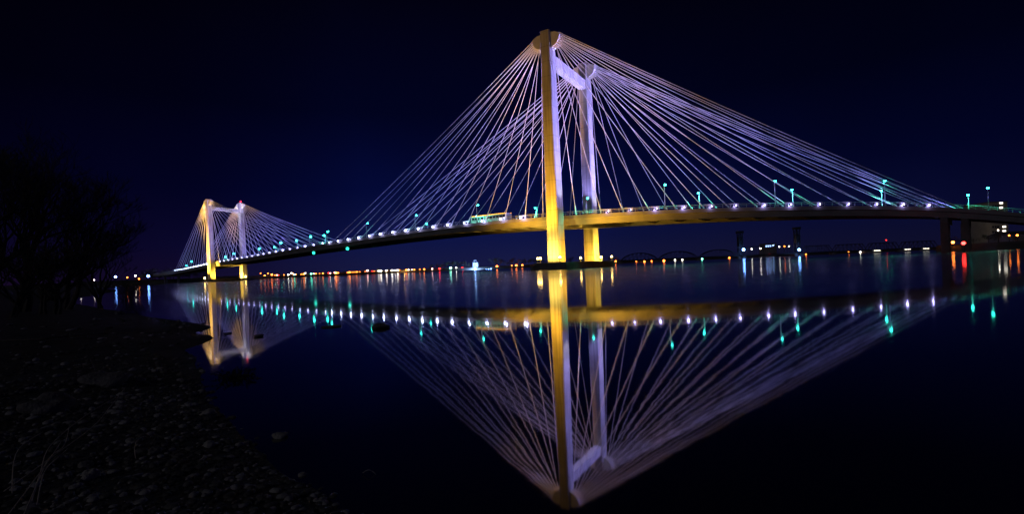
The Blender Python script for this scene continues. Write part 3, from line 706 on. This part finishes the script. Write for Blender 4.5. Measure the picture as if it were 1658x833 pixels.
# ------------------------------------------------------------------ bus on the deck
def bus():
    P, nn = sta(815); Q = sta(757)[0]; d = (Q - P).normalized(); up = Vector((0, 0, 1)); L = 20.0
    o = P + nn * 4.4 + Z(-.146); e = empty('articulated_bus', o, 'long articulated bus with a line of amber roof lights crossing the bridge', 'bus')
    side = Vector((d.y, -d.x, 0)).normalized(); d = d.normalized()
    b = MB()
    for (a, c) in ((0, 11.2), (12.2, L)):
        m = o + d * (a + c) / 2 + Z(.45); b.box(m, c - a, 2.5, 2.35, d, side); b.box(m + Z(2.35), c - a - .3, 2.2, .25, d, side)
    b.box(o + d * 11.7 + Z(.6), 1.0, 2.1, 2.0, d, side); child(b, 'body', M_bus, e)
    for a in (.8, 2.6, 4.4, 6.2, 8.0, 9.6, 13.0, 14.8, 16.6, 18.2):
        for sg in (-1, 1):
            w_ = MB(); w_.box(o + d * (a + .6) + side * sg * 1.262 + Z(1.5), 1.4, .02, .9, d, side); child(w_, 'window', M_glass, e)
    for a in (2.4, 9.2, 15.2):
        for sg in (-1, 1):
            w_ = MB(); c = o + d * a + side * sg * 1.05 + Z(.48); w_.tube([c - side * .16, c + side * .16], .48, 14); child(w_, 'wheel', M_tyre, e)
    b = MB()
    for sg in (-1, 1):
        for k in range(20): b.box(o + d * (.4 + k * 1.0) + side * sg * 1.2 + Z(3.0), .7, .10, .16, d, side)
    child(b, 'marker_lights', M_amber, e)
bus()

# ------------------------------------------------------------------ shore lamps
SHORE = [(130, 469, 'white', .4), (152, 469, 'white', .4), (187, 463, 'blue', 1.1), (206, 464, 'orange', .4), (219, 461, 'white', .5), (225, 466, 'orange', .4), (240, 461, 'blue', 1.2),
 (428.6, 454, 'orange', 1), (440, 450, 'orange', .8), (451, 454, 'red', .4), (467, 454, 'white', .5), (474, 447, 'orange', .5), (477, 452, 'green', .6), (492, 451, 'orange', 1), (504, 451, 'green', .6), (512, 453, 'orange', .35),
 (523, 450, 'orange', .5), (532, 444, 'red', .4), (544, 445, 'orange', 1.7), (566, 444, 'orange', 1.1), (578, 446, 'orange', .6), (595, 438, 'pink', .5), (603, 444, 'red', .35), (613, 443, 'white', .4), (617, 445, 'white', .9), (626, 444, 'white', .8), (635, 444.5, 'white', .9), (644, 443.5, 'white', .9),
 (658, 436, 'orange', .8), (671, 441, 'orange', .4), (687, 438.5, 'orange', .6), (700, 437, 'pink', .3), (712, 438, 'red', .9), (730, 430, 'white', .3), (730, 438.5, 'green', 1.1), (739, 438.5, 'white', .4), (749, 435.5, 'red', .5), (805, 434.8, 'orange', .9), (829, 433, 'orange', .3), (836, 428, 'orange', 1), (846, 432, 'orange', .8), (866, 427.7, 'orange', .7),
 (997, 425, 'orange', .7), (1014, 424.7, 'orange', 1.0), (1030, 424.7, 'orange', .8), (1043.5, 424.5, 'orange', .7), (1055, 424.5, 'orange', .4), (1075, 424, 'orange', 1.1), (1093, 426, 'white', .4), (1105, 426, 'white', .3), (1137, 426, 'green', .5), (1181, 425, 'orange', .6),
 (1204, 411, 'blue', 1.5), (1217, 411, 'white', .4), (1231, 410.6, 'white', .5), (1262, 409, 'white', .3), (1270, 408.6, 'orange', .5), (1277, 409, 'white', .4), (1246, 421, 'red', .5), (1294, 414.7, 'blue', 1.4), (1305, 423, 'orange', .35), (1374, 421, 'orange', .5), (1393, 423, 'white', .3),
 (1435, 405, 'red', .12), (1451, 421, 'orange', .55), (1543, 417, 'orange', 1.5), (1560, 413.7, 'red', 2.4), (1616, 396, 'white', .3), (1634, 405, 'orange', .7), (1647, 405, 'orange', .8)]
rl = random.Random(3)
for i in range(30):
    x = 424 + i * 9 + rl.uniform(-4, 4); SHORE.append((x, interp(x, [(424, 454), (560, 447), (700, 440)]) - rl.choice((0, 0, 1, 2, 5)), rl.choice(('orange', 'orange', 'orange', 'white', 'pink')), rl.uniform(.08, .3)))
cnt = {}
tot = {}
for x, y, c, s in sorted(SHORE):
    if x < 250: Y, g = 560, 3.0
    elif x < 1000: Y, g = interp(x, [(430, 812), (560, 860), (700, 885), (850, 925), (1000, 985)]), 3.6
    elif x < 1195: Y, g = 1010, 1
    elif x < 1500: Y, g = 690, .3
    elif x < 1600: Y, g = 222, 2.2
    else: Y, g = 225, 3.0
    if x in (1204, 1294): Y = 672
    if x == 1560: Y, g = 137, -.5
    p = at(x, y + fs(x), Y)
    p.z = max(p.z, g + 2.2); kx = gx(x, Y); base_ = Vector((p.x, Y, 0 if 1000 < x < 1500 else g - .5))
    i = cnt.get(c, 0); cnt[c] = i + 1
    if 1000 < x < 1500: where = 'standing along the waterfront behind the right span'
    elif x >= 1500: where = 'on the right bank under the bridge'
    elif x < 250: where = 'on the left shore by the bare trees'
    else: where = 'on the far bank'
    key = (c, where); i = tot.get(key, 0); tot[key] = i + 1
    e = empty('shore_lamp', base_, '%s %s lamp from the left %s' % (ORD[i], {'pink': 'pinkish'}.get(c, c), where), 'lamp', '%s lamps %s' % (c, where))
    b = MB(); sc = Y / 800; b.tube([base_, Vector((p.x, Y, p.z))], [.16 + .1 * sc, .12 + .06 * sc], 6); b.box(Vector((p.x, Y, p.z + .1)), 1.2, .6, .25); child(b, 'post', M_dark, e)
    r = Y / F * (.8 + .8 * s); b = MB(); b.ball((p.x, Y, p.z - r * .6), r, 8, 5); child(b, 'lamp_head', lampmat(c, {'orange': 5 + round(14 * min(1.7, s)), 'red': 5 + round(9 * min(1.7, s))}.get(c, 8 + round(22 * min(1.7, s)))), e, True)

# ------------------------------------------------------------------ buildings on the far bank
def block(x0, x1, ytop, Y, depth, g, m, name, label, cat, wins=(), roofm=M_roof, win_m=M_win, ws=(1.6, 1.6), gable=0, fs=fs):
    xa, xb = gx(x0, Y), gx(x1, Y); top = at((x0 + x1) / 2, ytop + fs((x0 + x1) / 2), Y).z; c = Vector(((xa + xb) / 2, Y + depth / 2, g))
    e = empty(name, c, label, cat); b = MB(); b.box(c, xb - xa, depth, top - g); child(b, 'wall', m, e)
    b = MB()
    if gable:
        hx = (xb - xa) / 2 + .4; hy = depth / 2 + .4; z = top - g + .002
        b.add([c + Vector((-hx, -hy, z)), c + Vector((hx, -hy, z)), c + Vector((hx, hy, z)), c + Vector((-hx, hy, z)), c + Vector((-hx, 0, z + gable)), c + Vector((hx, 0, z + gable))], [(0, 1, 5, 4), (2, 3, 4, 5), (0, 4, 3), (1, 2, 5), (3, 2, 1, 0)])
    else: b.box(c + Z(top - g + .002), xb - xa + .6, depth + .6, .6)
    child(b, 'roof', roofm, e)
    for (wx, wy) in wins:
        p = at(wx, wy + fs(wx), Y); b = MB(); b.box(Vector((p.x, Y - .03, p.z)), ws[0], .08, ws[1]); child(b, 'window', win_m, e)
    return e
block(645, 665, 441.5, 880, 16, 3.4, mat('warm_wall', (.5, .38, .25), .8), 'warehouse', 'orange floodlit warehouse on the far bank below the middle span', 'warehouse', [(649, 444.5), (655, 444.5), (661, 444.5)], gable=2, win_m=glow('amber_window', (1, .5, .12), 4), ws=(3.5, 1.6))
light('warehouse_flood', 'POINT', (gx(655, 870), 868, 8), 12000, (1, .45, .1))
block(605, 640, 443, 884, 14, 3.4, M_build, 'warehouse', 'long low building behind the row of white lamps', 'warehouse', gable=1.5)
block(690, 728, 437.5, 900, 14, 3.4, M_build, 'warehouse', 'long low dark building left of the blue lit tower', 'warehouse')
block(520, 560, 448, 872, 14, 3.4, M_build, 'warehouse', 'low building behind the brightest orange lamp', 'warehouse', gable=1.5)
block(495, 513, 451, 850, 14, 3.4, M_build, 'warehouse', 'small building by the green lamps on the far bank', 'warehouse', [(506, 452)], win_m=glow('green_window', (.5, 1, .8), 3), ws=(6, 1.6))
BLW = glow('blue_window', (.30, .48, 1.0), 9)
e = block(765.5, 775, 424, 900, 12, 3.4, M_build2, 'grain_elevator', 'tall pale blue floodlit grain elevator on the far bank', 'grain elevator')
b = MB(); c0 = Vector((gx(769.5, 905), 906, 0)); zt = at(769.5, 424, 900).z; b.box(c0 + Z(zt), 5, 5, 3.0); child(b, 'penthouse', M_build2, e)
for q in (767, 770, 773): 
    b = MB(); cc = Vector((gx(q, 898), 898, 3.4)); b.tube([cc, cc + Z(zt - 5)], 1.75, 14); child(b, 'silo', M_build2, e)
light('elevator_flood', 'POINT', (gx(769.5, 880), 880, 7), 90000, (.25, .45, 1.0))
for i, (xx, yy) in enumerate(((752, 438), (756.5, 438), (761, 438), (769.6, 435.7), (782, 438), (787, 437), (791, 436.5), (795, 436))):
    Y = 884; p = at(xx, yy, Y); bp_ = Vector((p.x, Y, 3.2)); e = empty('dock_lamp', bp_, '%s bright blue dock lamp from the left at the grain elevator' % ORD[i], 'lamp', 'blue dock lamps at the grain elevator')
    b = MB(); b.tube([bp_, Vector((p.x, Y, p.z))], .2, 6); child(b, 'post', M_dark, e); b = MB(); b.ball(p, 1.15 if i != 3 else 1.8, 8, 5); child(b, 'lamp_head', lampmat('blue', 14), e, True)
block(748, 764, 435.5, 895, 14, 3.4, M_build2, 'warehouse', 'low shed left of the blue lit elevator', 'warehouse')
block(780, 798, 434, 895, 14, 3.4, M_build2, 'warehouse', 'low shed right of the blue lit elevator', 'warehouse')
# blue lit building behind the lift bridge
block(1239, 1258, 404, 1330, 30, 2, M_build, 'office_building', 'low office building with blue lit windows behind the lift span', 'building', [(1241, 409), (1244, 409), (1247, 409), (1252, 408.5)], win_m=BLW, ws=(4.4, 3.2))
# apartment tower on the right bank
wins = [(1626, y) for y in (377, 384, 391, 398)] + [(1621, 338.5), (1621, 346)]
ew = block(1604, 1634, 336, 330, 18, 2.5, M_build, 'apartment_tower', 'tall apartment block with a column of lit windows behind the right approach', 'apartment block', wins, ws=(2.2, 1.1), fs=ds)
light('facade_light', 'POINT', (gx(1606, 312), 312, 9), 1800, (1, .75, .5))
for r_ in range(9):
    for cx_ in (1608, 1612, 1616):
        p = at(cx_, 344 + r_ * 8.4 + ds(cx_), 330); b = MB(); b.box(Vector((p.x, 330 - .03, p.z)), 1.2, .08, 1.4); child(b, 'window', M_glass, ew)
block(1640, 1700, 404, 262, 14, 2.8, M_build, 'house', 'low dark house at the right frame edge behind the orange lamps', 'house', gable=2)

# ------------------------------------------------------------------ railway lift bridge far behind
def rail_bridge():
    Y0 = 680; zw = 3.2
    X = lambda x: gx(x, Y0)
    e = empty('railway_bridge', (X(1200), Y0, 0), 'dark railway truss bridge with two lift towers behind the right span', 'bridge')
    Wd = 6.0
    def mem(b, p, q, r=.32): b.tube([p, q], r, 4)
    def truss(x0, x1, h, arch, name):
        b = MB(); xa, xb = X(x0) + .4, X(x1) - .4; n = max(6, int((xb - xa) / 5.5))
        for sgn in (0, 1):
            Y = Y0 + sgn * Wd; lo = []; hi = []
            for k in range(n + 1):
                f = k / n; xx = lerp(xa, xb, f); lo.append(Vector((xx, Y, zw + 1.2)))
                hh = (h * math.sin(math.pi * f) ** .62 if arch else (h if 0 < k < n else 0)); hi.append(Vector((xx, Y, zw + 1.2 + max(.3, hh))))
            for k in range(n):
                mem(b, lo[k], lo[k + 1], .45); mem(b, hi[k], hi[k + 1], .42)
                if 0 < k: mem(b, lo[k], hi[k], .22)
                if k < n / 2: mem(b, lo[k], hi[k + 1], .20)
                else: mem(b, hi[k], lo[k + 1], .20)
        b.box(((xa + xb) / 2, Y0 + Wd / 2, zw), xb - xa, Wd, .9); return child(b, name, M_dark, e)
    for a, c in ((1006, 1066), (1067, 1131), (1133, 1197)): truss(a, c, 9.5, True, 'arch_span')
    truss(1206, 1288, 11.5, False, 'lift_span')
    for a, c in ((1299, 1350), (1351, 1404), (1405, 1458), (1459, 1520)): truss(a, c, 9.0, False, 'truss_span')
    for x in (1201, 1293.5):
        b = MB(); h = 33 if x < 1250 else 35
        for dx in (-2.4, 2.4):
            for dy in (0, Wd): b.box((X(x) + dx, Y0 + dy, 2), .9, .9, h)
        for k in range(9):
            z0, z1 = 3 + k * (h - 3) / 9, 3 + (k + 1) * (h - 3) / 9
            for dy in (0, Wd):
                b.tube([(X(x) - 2.4, Y0 + dy, z0), (X(x) + 2.4, Y0 + dy, z1)], .3, 4); b.tube([(X(x) + 2.4, Y0 + dy, z0), (X(x) - 2.4, Y0 + dy, z1)], .3, 4); b.tube([(X(x) - 2.4, Y0 + dy, z1), (X(x) + 2.4, Y0 + dy, z1)], .3, 4)
        b.box((X(x), Y0 + Wd / 2, h + 2), 7.6, Wd + 2, 3.2); b.box((X(x), Y0 + Wd / 2, h * .52), 5, Wd * .8, 12); child(b, 'lift_tower', M_dark, e)
    for x in (1006, 1066.5, 1132, 1197.5, 1205, 1289, 1298, 1350.5, 1404.5, 1458.5, 1521):
        b = MB(); b.box((X(x), Y0 + Wd / 2, -2), 4.2, Wd + 3, zw + 1.99); child(b, 'pier', M_foot, e)
    b = MB(); b.box((X(1545), Y0 + Wd / 2, zw), X(1570) - X(1521), Wd, .9); child(b, 'approach_span', M_dark, e)
rail_bridge()

# moored boat under the truss spans
def boat(px, Y, L, label):
    X = gx(px, Y); e = empty('boat', (X, Y, 0), label, 'boat'); b = MB(); S = []
    for k in range(9):
        f = k / 8; wdt = 2.2 * math.sin(math.pi * min(1, .18 + f * .82)) ** .7 * (1 if f > .1 else .7); zz = 1.5 + .7 * (1 - f) ** 2
        S += [(X - L / 2 + f * L, Y - wdt * .6, -.4), (X - L / 2 + f * L, Y - wdt, zz), (X - L / 2 + f * L, Y + wdt, zz), (X - L / 2 + f * L, Y + wdt * .6, -.4)]
    b.add(S, [(i * 4 + j, i * 4 + (j + 1) % 4, (i + 1) * 4 + (j + 1) % 4, (i + 1) * 4 + j) for i in range(8) for j in range(4)] + [(0, 1, 2, 3), (35, 34, 33, 32)])
    child(b, 'hull', mat('boat_hull', (.3, .3, .32), .5), e)
    b = MB(); b.box((X + .5, Y, 1.6), L * .45, 3.0, 2.2); b.box((X, Y, 3.802), L * .3, 2.4, .5); child(b, 'cabin', M_bus, e)
    for k in range(4): b = MB(); b.box((X - L * .14 + k * 1.9, Y - 1.55, 2.4), 1.3, .06, .8); child(b, 'window', M_win, e)
    b = MB(); b.tube([(X, Y, 4.3), (X, Y, 8)], .12, 5); b.ball((X, Y, 8.2), .5, 8, 5); child(b, 'mast', M_steel, e)
boat(1418, 560, 17, 'moored cabin boat with lit windows left of the truss spans')
boat(1466, 600, 9, 'small moored boat right of the lit cabin boat')
boat(1496, 600, 9, 'small moored boat nearest the dark bridge pier')
